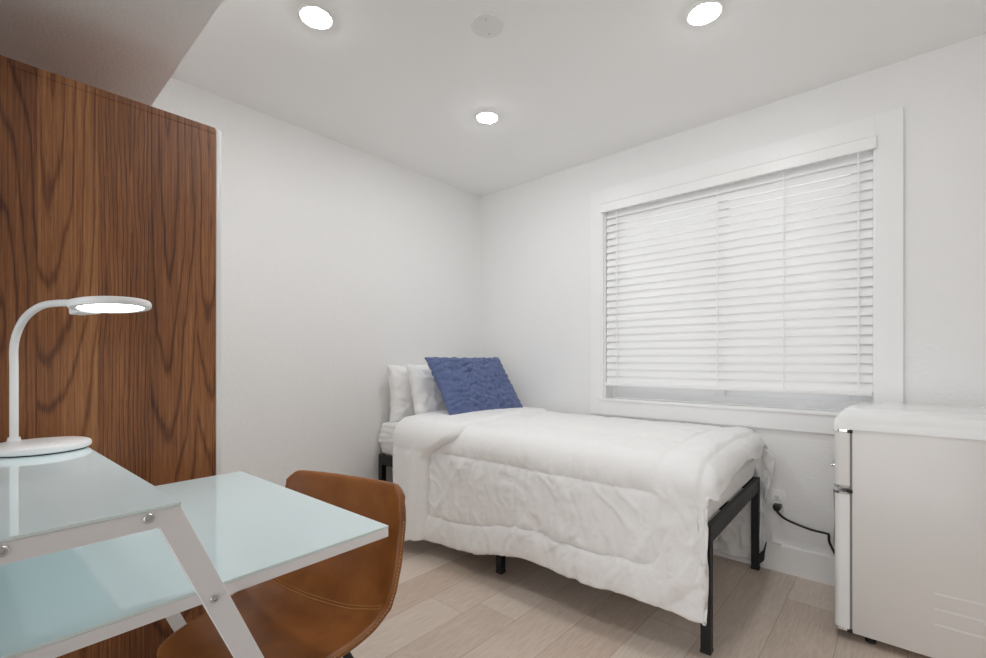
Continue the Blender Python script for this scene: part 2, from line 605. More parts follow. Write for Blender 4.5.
# ------------------------------------------------------------------ recessed ceiling lamps
def make_downlight(label):
    t = empty('ceiling_light', label, 'ceiling light', group='recessed ceiling lights')
    bm = bmesh.new()
    lathe(bm, [(0.052, 0.0), (0.054, -0.006), (0.062, -0.007), (0.069, -0.004), (0.071, 0.0)], 48)
    obj('trim_ring', bm, 'white_plastic', t, smooth=True)
    bm = bmesh.new()
    lathe(bm, [(0.053, -0.003), (0.050, -0.008), (0.040, -0.0115), (0.025, -0.0138), (0.0, -0.0150)], 32)
    obj('lens', bm, 'lamp_lens', t, smooth=True)
    return t
spots = [(0.885, -0.888, 'smallest looking lit round recessed ceiling light, in the far corner above the bed'),
         (0.884, -1.883, 'lit round recessed ceiling light nearest the grey soffit, at the top left'),
         (2.031, -0.892, 'lit round recessed ceiling light above and in front of the window'),
         (2.031, -1.883, 'round recessed ceiling light over the middle of the room, above the top of the frame')]
proto = None
for x, y, lab in spots:
    o = make_downlight(lab) if proto is None else copy_tree(proto)
    proto = proto or o
    o['label'] = lab
    o.location = (x, y, H)

t = empty('ceiling_cover_plate', 'round white blank cover plate with two screws on the ceiling', 'cover plate', (1.357, -1.403, H))
bm = bmesh.new()
lathe(bm, [(0.0665, 0.0), (0.0665, -0.005), (0.064, -0.0075), (0.0, -0.008)], 48)
obj('plate', bm, 'plate', t, smooth=30)
for dx, dy in ((-0.0215, 0.034), (0.0215, -0.034)):
    bm = bmesh.new()
    lathe(bm, [(0.0045, -0.006), (0.004, -0.0092), (0.0, -0.0096)], 12, (dx, dy, 0))
    obj('screw', bm, 'steel', t, smooth=30)

# ------------------------------------------------------------------ window blind
bl = empty('window_blind', 'wide white slatted blind lowered almost to the sill in the window', 'blind', (1.82, 0.02, 0.93))
def bpart(name, bm, mat, parent=bl, **kw):
    bmesh.ops.translate(bm, verts=bm.verts[:], vec=-Vector((1.82, 0.02, 0.93)))
    return obj(name, bm, mat, parent, **kw)
BX0, BX1 = 1.142, 2.503
v = bmesh.new()
prism(v, [(-0.034, 2.068), (-0.034, 2.074), (-0.030, 2.078), (-0.030, 2.122), (-0.034, 2.126), (-0.034, 2.132), (-0.022, 2.132), (-0.022, 2.068)], 'X', 1.114, 2.517)
bx(v, 2.507, 2.517, -0.023, 0.0, 2.068, 2.132)
bx(v, 1.114, 1.124, -0.023, 0.0, 2.068, 2.132)
bpart('valance', v, 'trim')
bpart('headrail', box(BX0, BX1, -0.008, 0.05, 2.078, 2.122, 0.002), 'slat')
sl = bmesh.new()
NS, ZT, ZB = 25, 2.055, 0.968
for k in range(NS):
    zc = ZB + (ZT - ZB) * k / (NS - 1)
    a = radians(70)
    ring = []
    for s in (-1, -0.5, 0, 0.5, 1):
        # lower edge towards the room, slightly crowned
        u = s * 0.0255
        c = 0.0022 * (1 - s * s)
        ring.append((0.018 + u * cos(a) - c * sin(a), zc + u * sin(a) + c * cos(a)))
    th = 0.0014
    poly = [(p[0] - th * sin(a), p[1] + th * cos(a)) for p in ring] + [(p[0] + th * sin(a), p[1] - th * cos(a)) for p in ring[::-1]]
    prism(sl, poly, 'X', BX0, BX1)
bpart('slat_panel', sl, 'slat')
bpart('bottom_rail', box(BX0, BX1, -0.012, 0.040, 0.926, 0.946, 0.004), 'slat')
for x in (1.22, 1.832, 2.15, 2.451):
    c = bmesh.new()
    cw = 0.0018 if x == 2.15 else 0.0035
    bx(c, x - cw, x + cw, -0.0085, -0.0075, 0.93, 2.08)
    bx(c, x - 0.0035, x + 0.0035, 0.0445, 0.0455, 0.93, 2.08)
    bpart('ladder_cord', c, 'slat')

# ------------------------------------------------------------------ wardrobe
wd = empty('wardrobe', 'tall walnut wardrobe with white doors standing under the soffit', 'wardrobe', (0.425, -2.51, 0))
def wdp(name, bm, mat, parent=wd, **kw):
    bmesh.ops.translate(bm, verts=bm.verts[:], vec=-Vector((0.425, -2.51, 0)))
    return obj(name, bm, mat, parent, **kw)
WY0, WY1, WX0, WX1, WZ = -2.815, -2.217, 0.03, 0.82, 1.902
wdp('side_panel', box(WX1 - 0.02, WX1, WY0, WY1, 0, WZ - 0.022, 0.0008), 'walnut')
wdp('side_panel', box(WX0, WX0 + 0.02, WY0, WY1, 0, WZ - 0.022, 0.0008), 'walnut')
wdp('top_panel', box(WX0, WX1, WY0, WY1, WZ - 0.0215, WZ, 0.0012), 'walnut')
wdp('bottom_panel', box(WX0 + 0.02, WX1 - 0.02, WY0, WY1, 0.06, 0.08), 'walnut')
wdp('plinth', box(WX0 + 0.02, WX1 - 0.02, WY1 - 0.06, WY1 - 0.04, 0, 0.06), 'walnut')
wdp('back_panel', box(WX0 + 0.02, WX1 - 0.02, WY0, WY0 + 0.008, 0.08, WZ - 0.022), 'walnut')
for x0, x1, hx in ((WX0, 0.4235, 0.385), (0.4265, WX1, 0.465)):
    d = wdp('door', box(x0, x1, WY1 + 0.001, WY1 + 0.019, 0.05, WZ - 0.004, 0.004, 3), 'door_white', smooth=30)
    hb = bmesh.new()
    tube(hb, catmull([(hx, WY1 + 0.019, 0.95), (hx, WY1 + 0.043, 0.96), (hx, WY1 + 0.045, 1.03), (hx, WY1 + 0.043, 1.10), (hx, WY1 + 0.019, 1.11)], 6), 0.005, 10)
    h = wdp('handle', hb, 'steel', d, smooth=True)

# ------------------------------------------------------------------ bed
BO = Vector((0.0, -0.558, 0))
BR = radians(1.6)
def bed_item(o):
    o.location = BO
    o.rotation_euler = (0, 0, BR)
    return o

bf = bed_item(empty('bed_frame', 'black steel platform bed frame on square legs under the white bedding', 'bed frame'))
L0, L1, HW = 0.03, 2.062, 0.465
ZT_ = 0.478
LEGW = 0.036
rail_h = 0.066
def rail(bm, a0, a1, b0, b1):
    bx(bm, a0, a1, b0, b1, ZT_ - rail_h, ZT_, 0.002)
    return bm
for w in (-HW, HW - 0.022):
    obj('side_rail', rail(bmesh.new(), L0 + LEGW, L1 - LEGW, w, w + 0.022), 'black_metal', bf)
for l in (L0, L1 - 0.022):
    obj('end_rail', rail(bmesh.new(), l, l + 0.022, -HW + 0.001, HW - 0.001), 'black_metal', bf)
for l in (L0 + 0.0005, 1.030, L1 - LEGW + 0.0005):
    for w in (-HW - 0.0005, HW - LEGW + 0.0005):
        lb = bmesh.new()
        inset = 0.0
        ztop = ZT_ + 0.001 if l != 1.030 else ZT_ - rail_h
        bx(lb, l, l + LEGW, w + inset, w + inset + LEGW, 0.004, ztop, 0.002)
        lg = obj('leg', lb, 'black_metal', bf)
        cb = box(l - 0.0015, l + LEGW + 0.0015, w + inset - 0.0015, w + inset + LEGW + 0.0015, 0, 0.012, 0.002)
        obj('foot_cap', cb, 'black_plastic', lg)
        if l > 1.5:
            for zz in (0.44, 0.27, 0.20, 0.14):
                hb = bmesh.new()
                lathe(hb, [(0.0, 0.0), (0.004, 0.0), (0.004, 0.002), (0.0, 0.002)], 10, (l + LEGW - 0.001, w + LEGW * 0.5, zz), 'X')
                obj('bolt_hole', hb, 'black_plastic', lg)
for k in range(12):
    l = 0.16 + k * 0.16
    obj('slat', box(l, l + 0.03, -HW + 0.024, HW - 0.024, ZT_ - 0.028, ZT_ - 0.012), 'black_metal', bf)
obj('centre_rail', box(L0 + 0.024, L1 - 0.024, -0.018, 0.018, ZT_ - 0.066, ZT_ - 0.029), 'black_metal', bf)
for l in (0.55, 1.50):
    obj('leg', box(l, l + 0.03, -0.015, 0.015, 0.0, ZT_ - 0.066, 0.002), 'black_metal', bf)
# hooked strap bracket at the foot of the far corner leg
bb = bmesh.new()
prism(bb, [(L1, 0.03), (L1 + 0.022, 0.055), (L1 + 0.026, 0.10), (L1 + 0.034, 0.15), (L1 + 0.030, 0.15), (L1 + 0.018, 0.105), (L1, 0.085)], 'Y', HW - 0.028, HW - 0.008)
obj('corner_bracket', bb, 'black_plastic', bf)

# mattress
def soft_block(l0, l1, w0, w1, z0, z1, r, nu, nv, nz, wr, seed):
    """rounded block as a closed mesh with gentle wrinkles on its sides"""
    bm = bmesh.new()
    bx(bm, l0, l1, w0, w1, z0, z1)
    bmesh.ops.subdivide_edges(bm, edges=bm.edges[:], cuts=nu, use_grid_fill=True)
    cx, cy, cz = (l0 + l1) / 2, (w0 + w1) / 2, (z0 + z1) / 2
    hx, hy, hz = (l1 - l0) / 2, (w1 - w0) / 2, (z1 - z0) / 2
    for v in bm.verts:
        p = v.co - Vector((cx, cy, cz))
        q = Vector((max(-hx + r, min(hx - r, p.x)), max(-hy + r, min(hy - r, p.y)), max(-hz + r, min(hz - r, p.z))))
        d = p - q
        if d.length > 1e-9:
            m = max(abs(d.x), abs(d.y), abs(d.z))
            d = d.normalized() * r * (m / r)
            p = q + d
        side = 1.0 - abs(p.z) / hz
        a = float(vnoise(np.array((p.x + p.y) * 9 + p.z * 18), np.array(p.z * 55 - p.x * 5), seed))
        nrm = Vector((p.x / hx, p.y / hy, p.z / hz * 0.4))
        big = Vector((1 if abs(p.x) / hx > 0.97 else 0, 1 if abs(p.y) / hy > 0.94 else 0, 0))
        p = p + Vector((np.sign(p.x) * big.x, np.sign(p.y) * big.y, 0)) * (a * wr * (0.15 if p.x > hx * 0.9 else 1.0) * max(0, side) ** .3 + 0.022 * max(0, side))
        v.co = p + Vector((cx, cy, cz))
    return bm
mt = obj('mattress', soft_block(0.025, 2.036, -0.441, 0.430, ZT_ - 0.011, 0.690, 0.030, 44, 1, 1, 0.006, 3), 'sheet', smooth=True)
tag(bed_item(mt), 'twin mattress in a white fitted sheet lying on the black bed frame', 'mattress')

# comforter ------------------------------------------------------------
def section(nside, narc, ntop, zh, zh_far, wn, wf, ztop, r1, r2):
    """cross section from near hem up, over the bed, down to the far hem; zh: near hem height.
    returns lists of (w, z)"""
    pts = []
    zs = ztop - r1
    for k in range(nside):
        t = k / nside
        pts.append((wn - 0.018 * (1 - t) ** 2, zh + (zs - zh) * t))
    for k in range(narc):
        a = pi / 2 * k / narc
        pts.append((wn + r1 * 0.9 * (1 - cos(a)), zs + r1 * sin(a)))
    wa, wb = wn + r1 * 0.9, wf - r2
    for k in range(ntop):
        t = k / ntop
        pts.append((wa + (wb - wa) * t, ztop + 0.018 * sin(pi * t)))
    for k in range(narc):
        a = pi / 2 * k / narc
        pts.append((wb + r2 * sin(a), ztop - r2 * (1 - cos(a))))
    zs2 = ztop - r2
    for k in range(nside + 1):
        t = k / nside
        pts.append((wf, zs2 + (zh_far - zs2) * t))
    return np.array(pts)

def comforter():
    la = np.concatenate([np.linspace(0.50, 1.96, 190), np.linspace(1.97, 2.165, 28)])
    rows = []
    for l in la:
        ll = min(l, 2.05)
        zh = 0.098 + 0.075 * float(sstep((ll - 0.75) / 0.6)) - 0.02 * float(sstep((ll - 1.75) / 0.3)) + 0.012 * float(fbm(np.array(l * 5.5), np.array(0.3), 5, 2))
        zf = 0.03 + 0.01 * float(vnoise(np.array(l * 6), np.array(2.2), 8))
        rows.append(section(66, 14, 70, zh, zf, -0.525, 0.474, 0.712, 0.095, 0.07))
    S = np.array(rows)                                          # n, m, 2
    n, m = S.shape[:2]
    dl = np.diff(S, axis=1)
    arc = np.concatenate([np.zeros((n, 1)), np.cumsum(np.linalg.norm(dl, axis=2), axis=1)], axis=1)
    tot = arc[:, -1:]
    Lg = np.repeat(la[:, None], m, axis=1)
    Wg, Zg = S[:, :, 0].copy(), S[:, :, 1].copy()
    # overhang at the foot of the bed
    LE = 2.02
    e = np.maximum(0, Lg - LE)
    top = sstep((Zg - 0.585) / 0.12)
    far = sstep((Wg - 0.3) / 0.15)
    e_top = e * (0.88 + 0.20 * vnoise(Wg * 4.3, Wg * 0 + 0.4, 31)) * (1 - 0.35 * far)
    R = 0.065
    ang = np.minimum(e_top / R, pi / 2)
    lt = LE + R * np.sin(ang) + 0.012 * sstep((e_top - R * 1.5) / 0.1)
    zt = Zg - R * (1 - np.cos(ang)) - np.maximum(0, e_top - R * pi / 2)
    ls = LE + np.where(Wg < 0, 0.052 * (1 - np.exp(-e / 0.05)), e * (0.45 + 0.30 * sstep((Zg - 0.33) / 0.25)))
    Lo = np.where(e > 0, top * lt + (1 - top) * ls, Lg)
    Zo = np.where(e > 0, top * zt + (1 - top) * Zg, Zg)
    P = np.stack([Lo, Wg, Zo], axis=2)
    N = normals(P)
    if N[10, 5, 1] > 0:
        N = -N
    # quilting
    lim = 1.905
    hem = 0.130
    a2 = np.minimum(arc, tot - arc)
    # distance to the rounded border seam, in cloth space
    rc = 0.09
    qx = np.maximum(Lg - (lim - rc), 0)
    qy = np.maximum((hem + rc) - a2, 0)
    sd = np.where((qx > 0) & (qy > 0), np.sqrt(qx ** 2 + qy ** 2) - rc, np.maximum(Lg - lim, hem - a2))
    db = np.abs(sd)
    inside = sd < 0
    seams_a = [0.475, 0.80, 1.10, 1.40]
    zref = arc + 0.0
    near_shift = S[:, :1, 1] - 0.15
    ds = np.full_like(arc, 9.0)
    for k, s in enumerate(seams_a):
        pos = (0.585 - S[:, :1, 1]) if k == 0 else s + near_shift * 0
        ds = np.minimum(ds, np.abs(arc - pos))
    dv = np.full_like(arc, 9.0)
    for s in (0.615, 0.92, 1.222, 1.520):
        dv = np.minimum(dv, np.abs(Lg - s + 0.008 * vnoise(arc * 7, arc * 0 + s, 9)))
    onside = sstep((0.66 - Zg) / 0.1)
    pd = 0.016 * (1 - np.exp(-ds / 0.028))
    pv = 0.5 + 0.5 * (1 - np.exp(-dv / 0.022))
    pb = 1 - np.exp(-db / 0.022)
    puff_in = pd * pv * pb
    edge = np.minimum(a2, np.maximum(0, 2.165 - Lg))
    puff_b = 0.020 * np.sqrt(np.clip(1 - ((sd - hem * 0.5) / (hem * 0.56)) ** 2, 0, 1))
    puff = np.where(inside, puff_in, puff_b)
    # wrinkles
    drape = fbm(Lg * 11 + 0.9 * arc + 0.9 * vnoise(Lg * 3, arc * 3, 77), arc * 1.8, 3, 2)
    diag = 1 - np.abs(fbm(Lg * 4.5 - arc * 3.5, arc * 2.0 + Lg * 1.5, 21, 2))
    puck = fbm(Lg * 34 + 2 * vnoise(Lg * 6, arc * 6, 71), arc * 5, 41, 2)
    puckv = fbm(Lg * 5, arc * 32, 45, 2)
    w = 0.0105 * drape * (0.30 + 0.70 * onside) + 0.009 * (diag ** 5) * onside
    w = w + 0.0095 * puck * (np.exp(-db / 0.07) + np.exp(-ds / 0.09) * inside) * (0.35 + 0.65 * onside)
    w = w + 0.0040 * puckv * np.exp(-dv / 0.06) * inside * onside
    cr = (1 - np.abs(fbm(Lg * 9 + 1.5 * vnoise(Lg * 4, arc * 4, 83), arc * 3.2 + Lg * 1.5, 85, 2))) ** 9
    cr2 = (1 - np.abs(fbm(Lg * 20 + arc * 5, arc * 5 - Lg * 4, 87, 2))) ** 9
    w = w + (0.0095 * cr + 0.0060 * cr2) * (0.25 + 0.75 * onside)
    w = w - 0.005 * np.exp(-np.abs(ds) / 0.006) * inside - 0.005 * np.exp(-db / 0.006) - 0.007 * np.exp(-dv / 0.007) * inside * onside
    footzone = sstep((Lg - 1.93) / 0.1)
    w = w + footzone * (0.012 * fbm(Lg * 7, Wg * 7 + Zg * 9, 61, 3))
    w = np.where(Wg > 0.45, -np.abs(w) * 1.6, w)
    puff = np.where(Wg > 0.45, puff * 0.2, puff)
    P = P + N * (puff + w + 0.004)[:, :, None]
    return P

cf = empty('comforter', 'white quilted comforter spread over the bed with its head end turned down', 'comforter')
bed_item(cf)
bm = grid_mesh(bmesh.new(), comforter())
main = obj('quilted_cover', bm, 'comforter', cf, smooth=True)
md = main.modifiers.new('thickness', 'SOLIDIFY')
md.thickness = 0.012
md.offset = 0.0

def fold():
    """the head end of the comforter folded back over itself"""
    K = np.linspace(0, 1, 48)
    rows = []
    for k in K:
        l = 0.30 + 0.31 * k
        zh = 0.030 + 0.23 * (l - 0.30) + 0.006 * float(vnoise(np.array(l * 30), np.array(1.0), 4))
        rows.append(section(48, 12, 60, zh, 0.10, -0.585, 0.474, 0.742, 0.115, 0.07))
    S = np.array(rows)
    n, m = S.shape[:2]
    arc = np.concatenate([np.zeros((n, 1)), np.cumsum(np.linalg.norm(np.diff(S, axis=1), axis=2), axis=1)], axis=1)
    W, Z = S[:, :, 0], S[:, :, 1]
    k = np.repeat(K[:, None], m, axis=1)
    # the fold line lies further down the bed on top than at the side
    onto = sstep((Z - 0.54) / 0.19)
    l1 = 0.595 + 0.215 * onto - 0.07 * sstep((W + 0.2) / 0.6) + 0.012 * fbm(arc * 5, arc * 0 + 3.3, 12, 2)
    l0 = 0.345 + 0.028 * np.maximum(0, 0.6 - Z)
    Lg = l0 + (l1 - l0) * k
    P = np.stack([Lg, W, Z], axis=2)
    N = normals(P)
    if N[5, 5, 1] > 0:
        N = -N
    puff = 0.012 * np.sqrt(np.clip(1 - (2 * k - 1.0) ** 6, 0, 1)) - 0.006 * np.exp(-np.abs(Z - 0.585) / 0.012) * (W < 0)
    w = 0.005 * fbm(Lg * 12, arc * 3 + Lg * 4, 51, 2) + 0.004 * fbm(Lg * 20, arc * 26, 52, 2) * np.exp(-np.abs(k - 1) / 0.25)
    w = w + 0.012 * np.exp(-((k - 0.62 - 0.1 * np.sin(arc * 5)) / 0.12) ** 2) * sstep((0.64 - Z) / 0.1)
    w = np.where(W > 0.44, 0, w)
    puff = np.where(W > 0.44, 0, puff)
    P = P + N * (puff + w)[:, :, None]
    # roll the fold edge under
    tail = []
    r = 0.022
    T_ = P[-1] - P[-3]
    T_ /= np.linalg.norm(T_, axis=1, keepdims=True)
    for a in (0.4, 0.8, 1.2, 1.6, 2.0, 2.5, 3.0):
        tail.append(P[-1] + T_ * (r * sin(a)) - N[-4] * (r * (1 - cos(a))))
    tail.append(P[-1] - T_ * 0.03 - N[-4] * (2 * r))
    return np.concatenate([P, np.array(tail)], axis=0)
fl = obj('turned_down_end', grid_mesh(bmesh.new(), fold()), 'comforter', cf, smooth=True)
md = fl.modifiers.new('thickness', 'SOLIDIFY')
md.thickness = 0.008
md.offset = 0.0
# small fabric ties at the hem and foot
tb = bmesh.new()
tube(tb, catmull([(1.028, -0.520, 0.178), (1.034, -0.524, 0.158), (1.026, -0.522, 0.138), (1.036, -0.524, 0.122)], 6), [0.004] * 6 + [0.006] * 8 + [0.009] * 5, 8)
obj('hem_tie', tb, 'piping', cf, smooth=True)

# pillows ----------------------------------------------------------------
def pillow(w, h, t, seed, flange=0.0, quilt=None, nu=60, nv=48, wr=0.006, pinch=0.06):
    """pillow standing in its own x (width) / z (height) plane, y = thickness; bottom edge on z = 0"""
    u = np.linspace(-1, 1, nu)
    v = np.linspace(-1, 1, nv)
    U, V = np.meshgrid(u, v, indexing='ij')
    su = np.sign(U) * (1 - (1 - np.abs(U)) ** 1.35)
    sv = np.sign(V) * (1 - (1 - np.abs(V)) ** 1.35)
    X = su * w / 2 * (1 - pinch * (1 - np.abs(su)) * 0 - pinch * (1 - sv ** 2) * np.abs(su) ** 2)
    Z = sv * h / 2 * (1 - pinch * (1 - su ** 2) * np.abs(sv) ** 2) + h / 2
    fu = np.clip((1 - np.abs(su)) / 1.0, 0, 1)
    fv = np.clip((1 - np.abs(sv)) / 1.0, 0, 1)
    prof = (1 - np.abs(su) ** 3.0) ** 0.55 * (1 - np.abs(sv) ** 3.0) ** 0.55
    base = t / 2 * prof + 0.004
    bm = bmesh.new()
    grids = []
    for s in (-1, 1):
        n1 = fbm(su * 5 + seed, sv * 4, seed + (s > 0) * 5, 3)
        n2 = 1 - np.abs(fbm(su * 3.0 + sv * 1.2, sv * 2.0 - su, seed + 31 + (s > 0), 3))
        d = wr * n1 * prof ** 0.5 + wr * 1.3 * (n2 ** 4) * prof ** 0.5
        if quilt:
            d = d + quilt(su, sv, s) * prof ** 0.4
        Y = s * (base + d)
        edge = 0.004 * fbm(su * 9, sv * 9, seed + 3, 2)
        P = np.stack([X + edge * np.abs(su), Y, Z + edge * np.abs(sv)], axis=2)
        grids.append([[bm.verts.new(P[i, j]) for j in range(nv)] for i in range(nu)])
    A, B = grids
    for G in grids:
        for i in range(nu - 1):
            for j in range(nv - 1):
                bm.faces.new((G[i][j], G[i + 1][j], G[i + 1][j + 1], G[i][j + 1]))
    per = [(i, 0) for i in range(nu)] + [(nu - 1, j) for j in range(1, nv)] + [(i, nv - 1) for i in range(nu - 2, -1, -1)] + [(0, j) for j in range(nv - 2, 0, -1)]
    for k in range(len(per)):
        a, b = per[k], per[(k + 1) % len(per)]
        bm.faces.new((A[a[0]][a[1]], A[b[0]][b[1]], B[b[0]][b[1]], B[a[0]][a[1]]))
    return bm

def place_pillow(o, x, y, z, lean, yaw=0.0, roll=0.0):
    # width along world Y, thickness along X, leaning back towards the head wall
    o.matrix_world = (Matrix.Translation((x, y, z)) @ Matrix.Rotation(radians(yaw), 4, 'Z') @ Matrix.Rotation(radians(-lean), 4, 'Y')
                      @ Matrix.Rotation(radians(90), 4, 'Z') @ Matrix.Rotation(radians(roll), 4, 'Y'))
p1 = obj('pillow', pillow(0.66, 0.38, 0.16, 3, wr=0.012), 'pillowcase', smooth=True)
tag(p1, 'white pillow standing against the wall, behind another white pillow', 'pillow', 'white pillows at the head of the bed')
place_pillow(p1, 0.122, -0.655, 0.684, 5)
p2 = obj('pillow', pillow(0.67, 0.40, 0.15, 11, wr=0.012), 'pillowcase', smooth=True)
tag(p2, 'front white pillow leaning between the rear white pillow and the blue quilted pillow', 'pillow', 'white pillows at the head of the bed')
place_pillow(p2, 0.330, -0.60, 0.684, 16)

def quilt(su, sv, s):
    r = sv * 4.6 + 0.9 * vnoise(su * 3.2, sv * 1.3, 90) + 0.25 * np.sin(su * 9)
    d = np.abs(r - np.round(r)) / 4.6
    c = su * 4.0 + 0.25 * np.sin(sv * 17)
    d2 = np.abs(c - np.round(c)) / 4.0
    f = 0.016 * (1 - np.exp(-d / 0.035)) * (0.45 + 0.55 * (1 - np.exp(-d2 / 0.06)))
    f = f + 0.008 * fbm(su * 9, sv * 14, 93, 2) - 0.010 * (1 - np.abs(fbm(su * 4 + 7, sv * 9, 97, 2))) ** 7 + 0.004 * fbm(su * 30, sv * 18, 94, 2)
    return f - 0.014 * np.exp(-((su - 0.25) / 0.035) ** 2) * sstep((0.55 - sv) / 0.6)
p3 = obj('blue_pillow', pillow(0.70, 0.44, 0.10, 23, quilt=quilt, nu=110, nv=84, wr=0.004, pinch=0.05), 'blue', smooth=True)
tag(p3, 'blue quilted pillow leaning in front of the white pillows on the bed', 'pillow')
place_pillow(p3, 0.612, -0.555, 0.743, 33, yaw=0)

# ------------------------------------------------------------------ desk
DX0, DX1, DY0, DY1 = 0.982, 1.764, -2.80, -2.160
DZ, SZ = 0.728, 0.881
desk = empty('desk', 'white steel desk with pale glass top and raised glass shelf', 'desk', ((DX0 + DX1) / 2, -2.49, 0))
def dp(name, bm, mat, parent=desk, **kw):
    bmesh.ops.translate(bm, verts=bm.verts[:], vec=-Vector(desk.location))
    return obj(name, bm, mat, parent, **kw)
def glass_edges(o):
    for p in o.data.polygons:
        if abs(p.normal.z) < 0.5:
            p.material_index = 1
    return o
glass_edges(dp('glass_top', box(DX0, DX1, DY0, DY1, DZ - 0.005, DZ, 0.0008), ['glass_top', 'glass_edge']))
glass_edges(dp('glass_shelf', box(DX0 - 0.015, DX1 + 0.022, DY0 - 0.01, -2.562, SZ - 0.005, SZ, 0.0008), ['glass_top', 'glass_edge']))
bm = bmesh.new()
zb0, zb1 = 0.703, DZ - 0.0053
bx(bm, DX1 - 0.022, DX1, DY0, DY1, zb0, zb1, 0.0015)
bx(bm, DX0, DX0 + 0.022, DY0, DY1, zb0, zb1, 0.0015)
bx(bm, DX0 + 0.022, DX1 - 0.022, DY1 - 0.024, DY1 - 0.002, zb0, zb1, 0.0015)
bx(bm, DX0 + 0.022, DX1 - 0.022, DY0 + 0.002, DY0 + 0.024, zb0, zb1, 0.0015)
dp('top_frame', bm, 'white_metal')
def side_frame(x0, x1, out):
    s = 0.424                                                     # run of the sloping leg per metre of drop
    zt, zb = SZ - 0.0053, 0.850
    yf = -2.563
    lw = 0.036
    poly = [(yf, zt), (yf + s * zt, 0.0), (yf + s * zt - lw, 0.0), (yf + s * (zt - zb) - lw, zb),
            (-2.775, zb), (-2.775, 0.0), (-2.811, 0.0), (-2.811, zt)]
    f = dp('side_frame', prism(bmesh.new(), poly, 'X', x0, x1, 0.0012), 'white_metal')
    for (y, z) in ((-2.602, 0.866), (-2.748, 0.865), (-2.516, 0.716), (-2.793, 0.714)):
        bm = bmesh.new()
        c = x1 if out > 0 else x0
        pr = [(0.0068, 0.0), (0.0068, out * 0.0012), (0.0058, out * 0.0022), (0.0034, out * 0.0022), (0.003, out * 0.0006), (0.0, out * 0.0006)]
        lathe(bm, pr, 20, (c, y, z), 'X')
        dp('bolt', bm, 'steel', f, smooth=30)
    return f
side_frame(DX1 + 0.001, DX1 + 0.021, 1)
side_frame(DX0 - 0.021, DX0 - 0.001, -1)
for y, z in ((-2.80, 0.45), (-2.80, 0.855)):
    dp('cross_bar', box(DX0 - 0.001, DX1 + 0.001, y, y + 0.02, z - 0.018, z + 0.018, 0.0015), 'white_metal')
pv = Vector((1.77, -2.56, 0))
Rz = Matrix.Rotation(radians(2.0), 4, 'Z')
desk.location = pv + Rz @ (desk.location - pv)
desk.rotation_euler = (0, 0, radians(2.0))
# ------------------------------------------------------------------ desk lamp
LB = Vector((1.075, -2.668, SZ))
lamp = empty('desk_lamp', 'white gooseneck desk lamp with a lit round head on the raised glass shelf', 'desk lamp', LB)
ld = Vector((0.88, 0.475, 0)).normalized()
st = Vector((1.0, -2.708, 0)) - Vector((LB.x, LB.y, 0))
bm = bmesh.new()
lathe(bm, [(0.0, 0.003), (0.089, 0.003), (0.092, 0.0055), (0.093, 0.010), (0.091, 0.0165), (0.086, 0.019), (0.0, 0.0195)], 64)
obj('base', bm, 'white_plastic', lamp, smooth=35)
bm = bmesh.new()
lathe(bm, [(0.0, 0.0), (0.087, 0.0), (0.087, 0.003), (0.0, 0.003)], 48)
obj('base_pad', bm, 'black_plastic', lamp, smooth=35)
for k in (0.03, 0.055):
    bm = bmesh.new()
    c = ld * k
    lathe(bm, [(0.0055, 0.0194), (0.0055, 0.0199), (0.0, 0.0199)], 20, (c.x, c.y, 0))
    obj('touch_button', bm, 'fridge', lamp, smooth=35)
hz = 1.224 - SZ
path = [st + Vector((0, 0, z)) for z in (0.018, 0.10, 0.19, 0.245)]
path += [st + ld * a + Vector((0, 0, b)) for a, b in ((0.012, 0.283), (0.040, 0.318), (0.085, 0.341), (0.135, 0.347), (0.212, 0.3455))]
bm = bmesh.new()
tube(bm, catmull(path, 8), 0.0080, 16)
stem = obj('stem', bm, 'white_plastic', lamp, smooth=True)
bm = bmesh.new()
tube(bm, [st + Vector((0, 0, 0.0185)), st + Vector((0, 0, 0.028))], [0.013, 0.0105], 20)
obj('stem_collar', bm, 'white_plastic', stem, smooth=40)
hc = st + ld * 0.300 + Vector((0, 0, hz - 0.006))
nn_ = Vector((-ld.y, ld.x, 0))
head = bmesh.new()
lathe(head, [(0.0, 0.010), (0.066, 0.010), (0.072, 0.008), (0.074, 0.004), (0.074, -0.003), (0.072, -0.0065), (0.060, -0.0065), (0.058, -0.004), (0.0, -0.004)], 72, hc)
TILT = Matrix.Translation(hc) @ Matrix.Rotation(radians(-5.5), 4, nn_) @ Matrix.Translation(-hc)
head.transform(TILT)
hd = obj('lamp_head', head, 'white_plastic', lamp, smooth=35)
bm = bmesh.new()
lathe(bm, [(0.0578, -0.0055), (0.0, -0.0062)], 64, hc)
bm.transform(TILT)
obj('diffuser', bm, 'desk_lens', hd, smooth=True)
bm = bmesh.new()
q = st + ld * 0.205 + Vector((0, 0, 0.353))
nn = Vector((-ld.y, ld.x, 0))
a0, a1 = q - ld * 0.012, hc - ld * 0.062
poly = [a0 - nn * 0.014, a1 - nn * 0.024, a1 + nn * 0.024, a0 + nn * 0.014]
prism(bm, [(p.x, p.y) for p in poly], 'Z', hz - 0.015, hz + 0.009, 0.003)
bm.transform(TILT)
obj('neck_joint', bm, 'white_plastic', hd, smooth=40)

